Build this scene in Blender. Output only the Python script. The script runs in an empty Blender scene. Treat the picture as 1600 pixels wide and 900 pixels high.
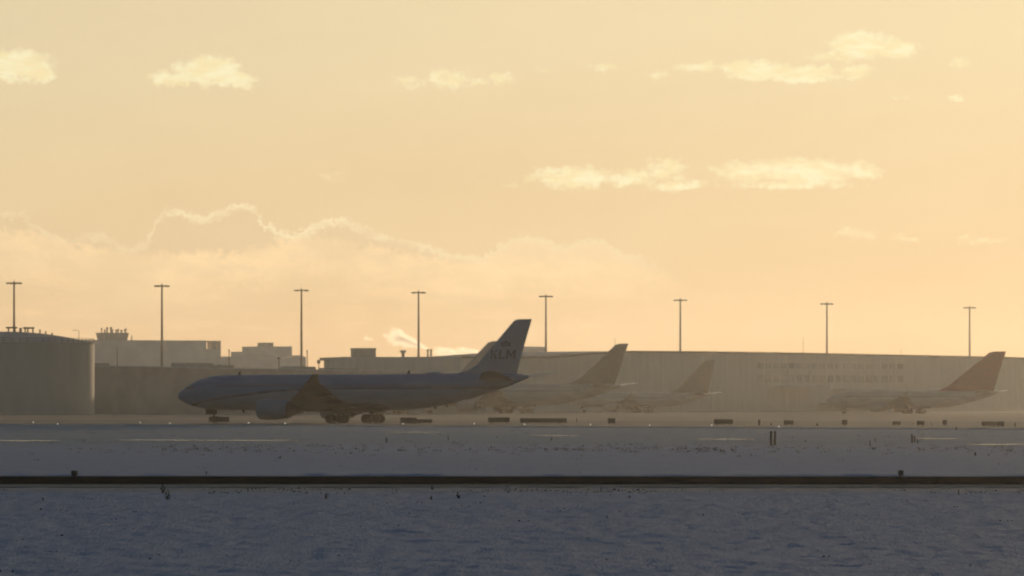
import bpy, bmesh, math, random
import numpy as np

R = math.radians
rnd = random.Random(7)
sc = bpy.context.scene
COL = sc.collection

# ------------------------------------------------------------------ camera
F = 7611.0            # focal length in pixels of a 1600 px wide picture
HOR = 631.0           # picture row of the true horizon
CH = 3.0              # camera height
cam_d = bpy.data.cameras.new('camera')
cam_d.sensor_width = 36.0
cam_d.lens = 36.0 * F / 1600.0
cam_d.shift_y = (HOR - 450.0) / 1600.0
cam_d.clip_start = 0.5
cam_d.clip_end = 20000.0
cam = bpy.data.objects.new('camera', cam_d)
cam.location = (0, 0, CH)
cam.rotation_euler = (R(90), 0, 0)
COL.objects.link(cam)
sc.camera = cam

# ------------------------------------------------------------------ light
SUN_AZ = 15.0         # degrees to the right of the view axis
SUN_EL = 2.4
SUN_STR = 1.6
SKY_STR = 0.066
HAZE_DENS = 0.000060
HAZE_G = 0.73

sun_d = bpy.data.lights.new('sun', 'SUN')
sun_d.energy = SUN_STR
sun_d.angle = R(0.6)
sun_d.color = (1.0, 0.74, 0.46)
sun = bpy.data.objects.new('sun', sun_d)
# light travels from the sun (ahead, right) back towards the camera
sun.rotation_euler = (R(90 - SUN_EL), 0, R(180 - SUN_AZ) )
sun.location = (300, 1200, 300)
COL.objects.link(sun)

world = bpy.data.worlds.new("World")
sc.world = world
world.use_nodes = True
wt = world.node_tree
wt.nodes.clear()


class N:
    """A node socket with arithmetic."""
    t = None

    def __init__(self, s):
        self.s = s

    @staticmethod
    def op(kind, *a, clamp=False):
        n = N.t.nodes.new('ShaderNodeMath')
        n.operation = kind
        n.use_clamp = clamp
        for i, v in enumerate(a):
            if isinstance(v, N):
                N.t.links.new(v.s, n.inputs[i])
            else:
                n.inputs[i].default_value = v
        return N(n.outputs[0])

    def __add__(self, o): return N.op('ADD', self, o)
    def __radd__(self, o): return N.op('ADD', o, self)
    def __sub__(self, o): return N.op('SUBTRACT', self, o)
    def __rsub__(self, o): return N.op('SUBTRACT', o, self)
    def __mul__(self, o): return N.op('MULTIPLY', self, o)
    def __rmul__(self, o): return N.op('MULTIPLY', o, self)
    def __truediv__(self, o): return N.op('DIVIDE', self, o)
    def max(self, o): return N.op('MAXIMUM', self, o)
    def min(self, o): return N.op('MINIMUM', self, o)

    def smooth(self, a, b):
        n = N.t.nodes.new('ShaderNodeMapRange')
        n.interpolation_type = 'SMOOTHSTEP'
        N.t.links.new(self.s, n.inputs[0])
        n.inputs[1].default_value = a
        n.inputs[2].default_value = b
        n.inputs[3].default_value = 0.0
        n.inputs[4].default_value = 1.0
        return N(n.outputs[0])


def nlink(a, b):
    N.t.links.new(a.s if isinstance(a, N) else a, b)


def ncombine(x, y, z=0.0):
    n = N.t.nodes.new('ShaderNodeCombineXYZ')
    for i, v in enumerate((x, y, z)):
        if isinstance(v, N):
            nlink(v, n.inputs[i])
        else:
            n.inputs[i].default_value = v
    return N(n.outputs[0])


def nnoise(vec, scale, detail=4.0, rough=0.55, color=False, dist=0.0):
    n = N.t.nodes.new('ShaderNodeTexNoise')
    n.inputs['Scale'].default_value = scale
    n.inputs['Detail'].default_value = detail
    n.inputs['Roughness'].default_value = rough
    n.inputs['Distortion'].default_value = dist
    if vec is not None:
        nlink(vec, n.inputs['Vector'])
    return N(n.outputs['Color' if color else 'Fac'])


def nmix(f, a, b, blend='MIX'):
    n = N.t.nodes.new('ShaderNodeMix')
    n.data_type = 'RGBA'
    n.blend_type = blend
    n.clamp_factor = True
    for s, v in ((n.inputs[0], f), (n.inputs[6], a), (n.inputs[7], b)):
        if isinstance(v, N):
            nlink(v, s)
        elif isinstance(v, (int, float)):
            s.default_value = v
        else:
            s.default_value = (*v, 1.0)
    return N(n.outputs[2])


def nsep(v):
    n = N.t.nodes.new('ShaderNodeSeparateXYZ')
    nlink(v, n.inputs[0])
    return N(n.outputs[0]), N(n.outputs[1]), N(n.outputs[2])


def srgb(r, g, b):
    f = lambda c: (c / 255 / 12.92) if c / 255 <= 0.04045 else ((c / 255 + 0.055) / 1.055) ** 2.4
    return (f(r), f(g), f(b))


def build_world():
    N.t = wt
    tc = wt.nodes.new('ShaderNodeTexCoord')
    x, y, z = nsep(N(tc.outputs['Generated']))
    sky = wt.nodes.new('ShaderNodeTexSky')
    sky.sky_type = 'NISHITA'
    sky.sun_disc = False
    sky.sun_elevation = R(SUN_EL)
    sky.sun_rotation = R(SUN_AZ)
    sky.altitude = 0
    sky.air_density = 1.0
    sky.dust_density = 0.3
    sky.ozone_density = 2.0
    base = nmix(1.0, N(sky.outputs[0]), (SKY_STR * 0.72, SKY_STR * 1.04, SKY_STR * 1.25), 'MULTIPLY')
    # the low golden evening sky around the sun's side; bearings/elevations in 1/F units
    yy = y.max(0.05)
    U = x / yy * F + 800.0
    V = HOR - z / yy * F
    el = N.op('ARCSINE', z)
    sx, sy = math.sin(R(SUN_AZ)), math.cos(R(SUN_AZ))
    toward = (x * sx + y * sy)
    gold_f = toward.smooth(0.35, 0.9) * (1.0 - el.smooth(R(9), R(24)))
    ux = ((U + 200.0) / 2000.0).max(0.0).min(1.3)
    vy = (V / 631.0).max(-1.0).min(1.0)
    top = nmix(ux, srgb(224, 205, 167), srgb(245, 221, 174))
    mid = nmix(ux, srgb(227, 200, 155), srgb(239, 206, 156))
    low = nmix(ux, srgb(226, 185, 138), srgb(236, 190, 136))
    gold = nmix(vy.smooth(0.05, 0.55), top, mid)
    gold = nmix(vy.smooth(0.5, 0.95), gold, low)
    # faint unevenness of the air
    band = nnoise(ncombine(U * 0.0016, V * 0.006), 1.0, 4, 0.6)
    gold = nmix((band - 0.5) * 0.5 + 0.12, gold, srgb(255, 232, 184))
    # ---- clouds
    p = ncombine(U * 0.01, V * 0.01)
    n1 = nnoise(p, 2.6, 5, 0.62, color=True)
    a, b, c = nsep(n1)
    n2 = nnoise(p, 7.0, 4, 0.6, color=True)
    a2, b2, c2 = nsep(n2)
    n3 = nnoise(p, 17.0, 4, 0.6, color=True)
    a3, b3, c3 = nsep(n3)
    puff = N.op('ABSOLUTE', nnoise(p, 5.0, 3, 0.55) - 0.5) * 2.0      # billows
    puff2 = N.op('ABSOLUTE', nnoise(p, 12.0, 3, 0.55) - 0.5) * 2.0
    Uc = U + (a - 0.5) * 50.0 + (a2 - 0.5) * 34.0 + (a3 - 0.5) * 12.0
    Vc = V + (b - 0.5) * 24.0 + (b2 - 0.5) * 18.0 + (b3 - 0.5) * 8.0
    fine = nnoise(ncombine(U * 0.012, V * 0.02), 4.5, 5, 0.6)
    clouds = [  # bearing, row, half width, half height, weight
        (20, 102, 66, 27, 1.0), (60, 112, 28, 20, .9),
        (322, 110, 52, 25, 1.0), (368, 124, 40, 15, .85), (268, 122, 42, 13, .8),
        (700, 123, 36, 17, .62), (640, 127, 28, 9, .5), (784, 124, 24, 12, .55), (745, 128, 30, 8, .4),
        (1345, 70, 56, 24, 1.0), (1398, 76, 40, 19, .95), (1300, 88, 46, 10, .45),
        (1095, 106, 48, 10, .55), (1180, 110, 62, 18, .95), (1255, 116, 66, 14, .95), (1335, 112, 34, 14, .7),
        (1500, 99, 22, 11, .5), (1497, 154, 16, 7, .55), (1410, 152, 22, 6, .38), (948, 104, 34, 8, .38),
        (1028, 117, 20, 9, .38), (850, 108, 26, 7, .3),
        (895, 276, 78, 20, .75), (985, 280, 46, 15, .65), (1040, 264, 36, 20, .6), (1060, 288, 60, 10, .6),
        (1175, 268, 66, 18, .68), (1262, 268, 92, 24, .75), (1345, 268, 40, 16, .68), (1240, 288, 110, 9, .6),
        (1335, 366, 40, 10, .34), (1415, 373, 34, 8, .32), (1530, 376, 44, 10, .3), (520, 275, 26, 9, .22),
        (800, 290, 20, 7, .25)]
    field = None
    for cx, cy, rx, ry, w in clouds:
        dx = (Uc - cx) * (1.0 / rx)
        dy = (Vc - cy) * (1.0 / ry)
        f = (1.0 - dx * dx - dy * dy).max(-1.0)
        f = f.min(1.0) * w + (w - 1.0) * 0.25
        field = f if field is None else field.max(f)
    m = (field + (fine - 0.5) * 1.3 - puff * 0.5 - puff2 * 0.2 + 0.18).smooth(-0.10, 0.80)
    # ---- the low bank on the left with its bright rims
    def bank(pts, distu, distv):
        fc = wt.nodes.new('ShaderNodeFloatCurve')
        cur = fc.mapping.curves[0]
        pts2 = [((u + 100) / 1800.0, v / 631.0) for u, v in pts]
        cur.points[0].location = (0, pts2[0][1])
        cur.points[1].location = (1, pts2[-1][1])
        for q in pts2:
            cur.points.new(*q)
        fc.mapping.update()
        nlink(((U + distu) + 100.0) * (1 / 1800.0), fc.inputs['Value'])
        return (V + distv) - N(fc.outputs[0]) * 631.0
    d1 = bank([(0, 333), (38, 336), (52, 352), (100, 374), (150, 368), (195, 386), (232, 378), (245, 342),
               (270, 330), (300, 342), (345, 334), (378, 322), (402, 332), (412, 350), (440, 364), (456, 367),
               (500, 352), (530, 346), (570, 357), (610, 372), (650, 380), (700, 397), (755, 402), (785, 384),
               (830, 374), (880, 386), (925, 379), (965, 395), (1005, 407), (1060, 430), (1120, 462), (1220, 500)],
              (a - 0.5) * 34.0 + (a2 - 0.5) * 30.0 + (a3 - 0.5) * 14.0, (b - 0.5) * 14.0 + (b2 - 0.5) * 14.0 + (b3 - 0.5) * 8.0 - puff * 22.0 - puff2 * 12.0 + 8.0)
    inside = d1.smooth(-2.0, 5.0)
    rim = d1.smooth(-3.0, 4.0) * (1.0 - d1.smooth(3.0, 17.0))
    vary = nnoise(ncombine(U * 0.013, V * 0.02), 1.3, 3, 0.5).smooth(0.32, 0.62) * 0.75 + 0.25
    rim_w = vary * (1.0 - U.smooth(560.0, 760.0)) * (0.6 + 0.4 * U.smooth(225.0, 250.0)) + U.smooth(560., 760.) * 0.5 * (1.0 - U.smooth(960., 1060.))
    d2 = bank([(0, 366), (60, 372), (130, 388), (240, 402), (330, 398), (430, 385), (470, 372), (520, 378), (600, 392),
               (700, 412), (800, 405), (900, 408), (1000, 425), (1150, 470)],
              (b - 0.5) * 44.0 + (c2 - 0.5) * 30.0 + (c3 - 0.5) * 12.0, (c - 0.5) * 30.0 + (a2 - 0.5) * 22.0 + (a3 - 0.5) * 8.0 - puff * 30.0 - puff2 * 14.0 + 14.0)
    pink = d2.smooth(-4.0, 12.0) * (1.0 - d2.smooth(14.0, 100.0))
    patch = nnoise(ncombine(U * 0.006, V * 0.013), 1.4, 5, 0.6).smooth(0.38, 0.66)
    g = nmix(inside * 0.42 * (1.0 - V.smooth(380., 460.)), gold, srgb(228, 200, 158))
    fade = 1.0 - U.smooth(900., 1080.) * 0.9
    g = nmix(pink * (0.30 + 0.65 * patch) * fade, g, srgb(255, 221, 170))
    low_band = nnoise(ncombine(U * 0.005, V * 0.02), 1.6, 5, 0.6).smooth(0.45, 0.7) * V.smooth(390., 430.) * (1.0 - V.smooth(500., 560.)) * (1.0 - U.smooth(850., 1200.))
    g = nmix(low_band * 0.35, g, srgb(255, 216, 164))
    g = nmix(d1.smooth(0., 14.) * (1.0 - d1.smooth(14., 60.)) * U.smooth(690., 790.) * (1.0 - U.smooth(960., 1100.)) * 0.45, g, srgb(255, 222, 172))
    g = nmix(rim * rim_w * 0.74, g, srgb(255, 236, 192))
    shade = nnoise(ncombine(U * 0.012, V * 0.03), 2.2, 3, 0.5)
    cloud_col = nmix(shade.smooth(0.35, 0.65), srgb(251, 233, 180), srgb(255, 246, 203))
    g = nmix(m * 0.80, g, cloud_col)
    col = nmix(gold_f, base, g)
    bg = wt.nodes.new('ShaderNodeBackground')
    nlink(col, bg.inputs[0])
    bg.inputs[1].default_value = 1.0
    out = wt.nodes.new('ShaderNodeOutputWorld')
    wt.links.new(bg.outputs[0], out.inputs[0])


build_world()
world.cycles.sampling_method = 'MANUAL'
world.cycles.sample_map_resolution = 1024

sc.view_settings.view_transform = 'Standard'
sc.view_settings.look = 'None'
sc.view_settings.exposure = 0.0
sc.view_settings.gamma = 1.0
sc.view_settings.use_curve_mapping = False
sc.cycles.use_denoising = True
sc.cycles.volume_bounces = 3
sc.cycles.max_bounces = 6
sc.cycles.pixel_filter_type = 'BLACKMAN_HARRIS'
sc.cycles.filter_width = 2.2


# ------------------------------------------------------------------ helpers
def P(px, py, Y):
    """The point at depth Y seen at picture position px, py."""
    return ((px - 800.0) / F * Y, Y, CH + (HOR - py) / F * Y)


def GY(py):
    """Depth of flat ground seen at picture row py."""
    return CH * F / (py - HOR)


class MB:
    def __init__(self):
        self.v, self.f = [], []

    def add(self, verts, faces):
        o = len(self.v)
        self.v += [tuple(q) for q in verts]
        self.f += [tuple(i + o for i in fc) for fc in faces]
        return self

    def box(self, cx, cy, cz, sx, sy, sz):
        x0, x1, y0, y1, z0, z1 = cx - sx / 2, cx + sx / 2, cy - sy / 2, cy + sy / 2, cz - sz / 2, cz + sz / 2
        return self.add([(x0, y0, z0), (x1, y0, z0), (x1, y1, z0), (x0, y1, z0),
                         (x0, y0, z1), (x1, y0, z1), (x1, y1, z1), (x0, y1, z1)],
                        [(3, 2, 1, 0), (4, 5, 6, 7), (0, 1, 5, 4), (1, 2, 6, 5), (2, 3, 7, 6), (3, 0, 4, 7)])

    def loft(self, rings, cap=True):
        n = len(rings[0])
        vs = [p for r in rings for p in r]
        fs = []
        for i in range(len(rings) - 1):
            for j in range(n):
                k = (j + 1) % n
                fs.append((i * n + j, i * n + k, (i + 1) * n + k, (i + 1) * n + j))
        if cap:
            fs.append(tuple(range(n - 1, -1, -1)))
            fs.append(tuple((len(rings) - 1) * n + j for j in range(n)))
        return self.add(vs, fs)

    def tube(self, p0, p1, r0, r1=None, n=10):
        r1 = r0 if r1 is None else r1
        a, b = np.array(p0, float), np.array(p1, float)
        d = (b - a) / np.linalg.norm(b - a)
        u = np.cross(d, (0, 0, 1.0))
        if np.linalg.norm(u) < 1e-4:
            u = np.array((1.0, 0, 0))
        u /= np.linalg.norm(u)
        w = np.cross(d, u)
        ring = lambda c, r: [tuple(c + r * (math.cos(t) * u + math.sin(t) * w)) for t in
                             [2 * math.pi * i / n for i in range(n)]]
        return self.loft([ring(a, r0), ring(b, r1)])

    def prism(self, outline, fn, d):
        """outline: (t, z) points; fn(t, z, s) gives the point at depth s (0 front .. d back)."""
        n = len(outline)
        vs = [fn(t, z, 0) for t, z in outline] + [fn(t, z, d) for t, z in outline]
        fs = [tuple(range(n)), tuple(range(2 * n - 1, n - 1, -1))]
        for i in range(n):
            k = (i + 1) % n
            fs.append((i, i + n, k + n, k))
        return self.add(vs, fs)

    def build(self, name, mat, parent=None, smooth=False, bevel=0.0):
        me = bpy.data.meshes.new(name)
        me.from_pydata(self.v, [], self.f)
        me.update()
        bm = bmesh.new()
        bm.from_mesh(me)
        bmesh.ops.recalc_face_normals(bm, faces=bm.faces)
        bm.to_mesh(me)
        bm.free()
        if mat:
            me.materials.append(mat)
        if smooth:
            me.shade_smooth()
            try:
                me.set_sharp_from_angle(angle=R(40))
            except Exception:
                pass
        o = bpy.data.objects.new(name, me)
        COL.objects.link(o)
        if parent:
            o.parent = parent
        if bevel:
            m = o.modifiers.new('bevel', 'BEVEL')
            m.width = bevel
            m.segments = 2
        return o


def tag(o, label=None, cat=None, group=None, kind=None):
    if label: o['label'] = label
    if cat: o['category'] = cat
    if group: o['group'] = group
    if kind: o['kind'] = kind
    return o


def empty(name, loc, rz=0.0):
    o = bpy.data.objects.new(name, None)
    o.empty_display_size = 0.5
    o.location = loc
    o.rotation_euler = (0, 0, rz)
    COL.objects.link(o)
    return o


def copy_tree(o, parent=None):
    c = o.copy()
    COL.objects.link(c)
    if parent:
        c.parent = parent
    for ch in list(o.children):
        copy_tree(ch, c)
    return c


MATS = {}


def mat(name, col, rough=0.6, metal=0.0, var=0.15, vscale=1.0, stretch=(1, 1, 1), bump=0.0, emit=None, spec=0.5):
    if name in MATS:
        return MATS[name]
    m = bpy.data.materials.new(name)
    m.use_nodes = True
    t = m.node_tree
    N.t = t
    b = t.nodes['Principled BSDF']
    tc = t.nodes.new('ShaderNodeTexCoord')
    mp = t.nodes.new('ShaderNodeMapping')
    mp.inputs['Scale'].default_value = stretch
    t.links.new(tc.outputs['Object'], mp.inputs[0])
    nz = nnoise(N(mp.outputs[0]), vscale, 6, 0.6)
    dark = tuple(c * (1 - var) for c in col)
    lite = tuple(min(1, c * (1 + var)) for c in col)
    nlink(nmix(nz.smooth(0.3, 0.7), dark, lite), b.inputs['Base Color'])
    b.inputs['Roughness'].default_value = rough
    b.inputs['Metallic'].default_value = metal
    b.inputs['Specular IOR Level'].default_value = spec
    if bump:
        bp = t.nodes.new('ShaderNodeBump')
        bp.inputs['Strength'].default_value = 0.6
        bp.inputs['Distance'].default_value = bump
        nlink(nz, bp.inputs['Height'])
        t.links.new(bp.outputs[0], b.inputs['Normal'])
    if emit:
        b.inputs['Emission Color'].default_value = (*emit[:3], 1)
        b.inputs['Emission Strength'].default_value = emit[3]
    MATS[name] = m
    return m


# ------------------------------------------------------------------ ground
def vnoise(x, y, seed):
    """Smooth value noise on numpy arrays."""
    xi, yi = np.floor(x).astype(np.int64), np.floor(y).astype(np.int64)
    fx, fy = x - xi, y - yi
    fx, fy = fx * fx * (3 - 2 * fx), fy * fy * (3 - 2 * fy)

    def h(i, j):
        k = (i * 374761393 + j * 668265263 + seed * 974711) & 0x7fffffff
        k = ((k ^ (k >> 13)) * 1274126177) & 0x7fffffff
        return ((k ^ (k >> 16)) & 0xffff) / 65535.0
    return (h(xi, yi) * (1 - fx) + h(xi + 1, yi) * fx) * (1 - fy) + (h(xi, yi + 1) * (1 - fx) + h(xi + 1, yi + 1) * fx) * fy


ROAD0, ROAD1 = 180.0, 198.5      # service road across the field


def ground_height(x, y):
    h = 0.005 * (vnoise(x / 3.6, y / 5.0, 1) - 0.5) + 0.009 * (vnoise(x / 0.9, y / 1.3, 2) - 0.5) + 0.034 * (vnoise(x / 0.2, y / 0.5, 5) - 0.5) + 0.032 * (vnoise(x / 0.55, y / 0.6, 6) - 0.5) \
        + 0.012 * (vnoise(x / 0.6, y / 0.8, 3) - 0.5) + 0.05 * (vnoise(x / 21.0, y / 13.0, 4) - 0.5)
    amp = np.clip((ROAD0 - 4 - y) / 12.0, 0, 1) + np.clip((y - ROAD1 - 3) / 20, 0, 1) * np.clip((330 - y) / 60, 0, 1)
    edge = np.clip((y - ROAD1 - 1.5) / 1.0, 0, 1) * np.clip((ROAD1 + 7 - y) / 3.0, 0, 1) + 0.35 * np.clip((ROAD0 - 1.5 - y) / 1.0, 0, 1) * np.clip((y - ROAD0 + 7) / 3.0, 0, 1)
    edge = edge * (np.abs(x) < 45)
    lump = np.clip(vnoise(x / 1.6, y / 1.2, 7) * 0.6 + vnoise(x / 0.5, y / 0.6, 8) * 0.4 - 0.42, 0, 1) * 0.30
    return h * amp + lump * edge - 0.02


def build_ground():
    xs = np.concatenate([[-1500, -900, -500, -300, -200, -140, -100, -70, -55], np.linspace(-45, -25, 41)[:-1], np.linspace(-25, 25, 481), np.linspace(25, 45, 41)[1:],
                         [55, 70, 100, 140, 200, 300, 500, 900, 1500]])
    ys = np.concatenate([[-120, -60, 0, 30, 50, 62], np.arange(70, 206, 0.32), np.arange(206, 345, 1.1),
                         [360, 380, 400, 450, 500, 600, 700, 800, 1000, 1300, 1700, 2200, 2800, 3400]])
    X, Y = np.meshgrid(xs, ys)
    Z = ground_height(X, Y)
    nx, ny = len(xs), len(ys)
    co = np.stack([X, Y, Z], -1).reshape(-1, 3)
    idx = np.arange(nx * ny).reshape(ny, nx)
    fa = np.stack([idx[:-1, :-1], idx[:-1, 1:], idx[1:, 1:], idx[1:, :-1]], -1).reshape(-1, 4)
    me = bpy.data.meshes.new('snow_ground')
    me.from_pydata(co.tolist(), [], fa.tolist())
    me.update()
    me.shade_smooth()
    m = bpy.data.materials.new('snow_over_grass')
    m.use_nodes = True
    t = m.node_tree
    N.t = t
    bs = t.nodes['Principled BSDF']
    tc = t.nodes.new('ShaderNodeTexCoord')
    v = N(tc.outputs['Object'])
    x, y, z = nsep(v)
    # drifts and bare patches, wider across the wind than along it
    nA = nnoise(ncombine(x * 0.10, y * 0.05), 1.0, 6, 0.62)
    nB = nnoise(ncombine(x * 0.9, y * 0.28), 1.0, 6, 0.65)
    nC = nnoise(ncombine(x * 4.0, y * 1.2), 1.0, 5, 0.7)
    nD = nnoise(ncombine(x * 9.0, y * 1.6), 1.0, 4, 0.7)
    wear = nA * 0.30 + nB * 0.30 + nC * 0.25 + nD * 0.2
    # thin snow with grass showing beside the runway and by the road
    far_f = y.smooth(325.0, 385.0)
    near_road = (1.0 - (y - 160.0).smooth(0.0, 14.0)) * 0.0 + y.smooth(163.0, 170.0) * (1.0 - y.smooth(178.0, 181.0))
    tuft = y.smooth(285.0, 315.0) * (1.0 - y.smooth(340.0, 372.0))
    thr = 0.625 - 0.10 * near_road - 0.05 * tuft - 0.02 * far_f
    bare = (wear - thr).__mul__(9.0).smooth(0.0, 1.0)
    snow = nmix(nB.smooth(0.3, 0.7), (0.46, 0.55, 0.70), (0.53, 0.62, 0.77))
    snow = nmix(far_f * 0.62, snow, (0.36, 0.50, 0.53))
    snow = nmix(near_road * 0.45, snow, (0.40, 0.36, 0.27))
    grass = nmix(nC, (0.045, 0.05, 0.04), (0.11, 0.10, 0.07))
    nlink(nmix(bare * 0.8, snow, grass), bs.inputs['Base Color'])
    bs.inputs['Roughness'].default_value = 0.75
    bs.inputs['Specular IOR Level'].default_value = 0.04
    bp = t.nodes.new('ShaderNodeBump')
    bp.inputs['Strength'].default_value = 0.5
    bp.inputs['Distance'].default_value = 0.12
    nlink(nC * 0.6 + nD * 0.6, bp.inputs['Height'])
    t.links.new(bp.outputs[0], bs.inputs['Normal'])
    me.materials.append(m)
    o = bpy.data.objects.new('ground', me)
    COL.objects.link(o)
    tag(o, kind='structure')


build_ground()


def sheet(name, pts, z, m):
    mb = MB()
    n = len(pts)
    mb.add([(p[0], p[1], z) for p in pts], [tuple(range(n))])
    o = mb.build(name, m)
    return tag(o, kind='structure')


asphalt = mat('asphalt', (0.028, 0.027, 0.025), 0.85, var=0.35, vscale=0.6, spec=0.0)
apron_m = mat('snowy_concrete', (0.17, 0.17, 0.17), 0.7, var=0.3, vscale=0.05, stretch=(1, 3, 1), spec=0.2)
taxi_m = mat('taxiway_asphalt', (0.11, 0.12, 0.125), 0.7, var=0.3, vscale=0.08, stretch=(0.3, 2, 1), spec=0.2)
verge_m = mat('road_verge', (0.60, 0.53, 0.42), 0.9, var=0.3, vscale=0.8, stretch=(0.2, 1.5, 1), spec=0.0)
line_m = mat('snow_windrow', (0.62, 0.62, 0.60), 0.6, var=0.2, vscale=0.3, spec=0.2)
track_m = mat('wheel_track_slush', (0.20, 0.23, 0.24), 0.8, var=0.3, vscale=0.4, spec=0.0)
wet_m = mat('ice_patch', (0.30, 0.31, 0.32), 0.27, var=0.2, vscale=0.3, spec=1.0)

# the road: a raised strip with a dark shoulder, built with a little camber
road = MB()
xs = [-400, -60, -40, -25, -12, 0, 12, 25, 40, 60, 400]


def road_y(x, e):
    return (ROAD0 if e == 0 else ROAD1) - 0.00035 * x * x * (1 if abs(x) < 60 else 60 * 60 / (x * x)) - (0.025 * x if abs(x) < 60 else math.copysign(1.5, x))


rv = []
for x in xs:
    rv += [(x, road_y(x, 0) - 0.5, -0.04), (x, road_y(x, 0), 0.035), (x, road_y(x, 1), 0.05), (x, road_y(x, 1) + 0.6, -0.05)]
rf = []
for i in range(len(xs) - 1):
    for k in range(3):
        rf.append((i * 4 + k, i * 4 + 4 + k, i * 4 + 5 + k, i * 4 + 1 + k))
road.add(rv, rf)
tag(road.build('road', asphalt), kind='structure')
# grassy verge on the road's near side, its sunlit tan put into colour
ve = MB()
vv = []
for x in xs:
    j = 0.8 * math.sin(x * 0.21)
    vv += [(x, road_y(x, 0) - 5.0 + j, 0.004), (x, road_y(x, 0) - 0.52, 0.03)]
ve.add(vv, [(2 * i, 2 * i + 2, 2 * i + 3, 2 * i + 1) for i in range(len(xs) - 1)])
tag(ve.build('road_verge', verge_m), kind='structure')

# taxiway the airliner rolls on, running slightly across the view; concrete apron beyond
EDGE = [(-700, 812), (0, 640), (700, 468)]        # near edge


def taxi_y(x):
    return 640.0 - 0.9 * x if False else 628.0 - 0.95 * x


sheet('taxiway', [(-300, taxi_y(-300)), (160, taxi_y(160)), (160, taxi_y(160) + 310), (-300, taxi_y(-300) + 120)], 0.004, taxi_m)
sheet('apron', [(-900, 900 + 120), (160, taxi_y(160) + 312), (900, 700), (900, 2300), (-900, 2300)], 0.002, apron_m)
# ridge of ploughed snow along the near taxiway edge
ridge = MB()
rr = random.Random(3)
prev = []
rings = []
for i in range(161):
    x = -110 + i * 1.1
    y = taxi_y(x) - 2.0
    h = 0.10 + 0.10 * rr.random()
    rings.append([(x, y - 0.9, -0.02), (x, y - 0.35, h * 0.8), (x, y + 0.25, h), (x, y + 0.9, -0.02)])
ridge.loft(rings)
tag(ridge.build('snow_ridge', line_m, smooth=True), 'long low ridge of ploughed snow along the taxiway edge', 'snow bank')

# icy tracks and wet strips, wedges tilted to mirror the low sky as glints
for x0, x1, py in ((180, 318, 688.3), (300, 470, 688.6), (825, 905, 680.8), (1430, 1500, 686.2), (1505, 1610, 695.2), (-10, 95, 689.2), (1090, 1180, 687), (600, 690, 676)):
    Y = GY(py)
    xa, xb = P(x0, 0, Y)[0], P(x1, 0, Y)[0]
    k = 24
    wd_ = lambda i: 1.5 * math.sin(math.pi * i / k) ** .5 * (0.25 + 0.75 * rnd.random())
    pts = [(xa + (xb - xa) * i / k, Y - wd_(i) - .02) for i in range(k + 1)]
    pts += [(xb - (xb - xa) * i / k, Y + wd_(i) + .02) for i in range(1, k)]
    zs = [0.006 + 0.02 * (q[1] - (Y - 1.6)) for q in pts]
    ic = MB()
    m2 = len(pts)
    ic.add([(q[0], q[1], z) for q, z in zip(pts, zs)] + [(q[0], q[1], -.05) for q in pts],
           [tuple(range(m2))] + [(i, i + m2, (i + 1) % m2 + m2, (i + 1) % m2) for i in range(m2)])
    tag(ic.build('ice_patch', wet_m), kind='structure')


# faint darker wheel tracks where the grass shows through
for x0, x1, py, hw in ((0, 175, 687.0, 1.0), (55, 335, 690.4, .8), (235, 660, 686.6, .9), (820, 940, 678.3, 1.6), (1010, 1600, 690.5, .8), (380, 800, 677.5, .9), (1180, 1600, 682.5, .8),
                       (560, 1010, 691.2, .7), (-20, 260, 676.0, 1.0)):
    Y = GY(py)
    xa, xb = P(x0, 0, Y)[0], P(x1, 0, Y)[0]
    k = 30
    bend = [0.5 * math.sin(i * .5 + x0) for i in range(k + 1)]
    wv = [hw * (.2 + .8 * rnd.random()) * min(1, 4 * i / k, 4 * (k - i) / k) for i in range(k + 1)]
    pts = [(xa + (xb - xa) * i / k, Y + bend[i] - wv[i] - .02) for i in range(k + 1)]
    pts += [(xa + (xb - xa) * i / k, Y + bend[i] + wv[i] + .02) for i in range(k, -1, -1)]
    sheet('wheel_track', pts, 0.016, track_m)


# ------------------------------------------------------------------ airliners
def lens_section(le, te, thick, y_or_n=10):
    """Aerofoil as (chord position, half thickness) pairs going round."""
    prof = [(0, 0), (.03, .35), (.10, .68), (.25, .97), (.45, 1.0), (.7, .62), (1.0, .04)]
    up = [(le + (te - le) * a, thick * b) for a, b in prof]
    dn = [(le + (te - le) * a, -thick * b) for a, b in prof[-1:0:-1]]
    return up + dn


FUS = [  # station, top, bottom, half width
    (0.0, 4.45, 4.33, .06), (.25, 4.86, 3.86, .52), (.9, 5.25, 3.40, .98), (1.9, 5.78, 2.96, 1.48), (3.0, 6.36, 2.62, 1.9),
    (4.2, 6.86, 2.38, 2.25), (5.8, 7.26, 2.16, 2.55), (7.6, 7.48, 2.04, 2.74), (9.8, 7.58, 2.0, 2.80), (14, 7.60, 2.0, 2.82),
    (22, 7.60, 2.0, 2.82), (30, 7.60, 2.0, 2.82), (38, 7.62, 2.0, 2.82), (42, 7.64, 2.06, 2.80), (45.1, 7.66, 2.3, 2.72),
    (49.6, 7.68, 2.95, 2.42), (54.2, 7.70, 3.95, 1.92), (58, 7.68, 5.0, 1.42), (60.8, 7.62, 5.85, .98), (62.6, 7.52, 6.5, .62),
    (63.5, 7.40, 6.85, .34), (63.8, 7.25, 7.0, .14)]


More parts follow.
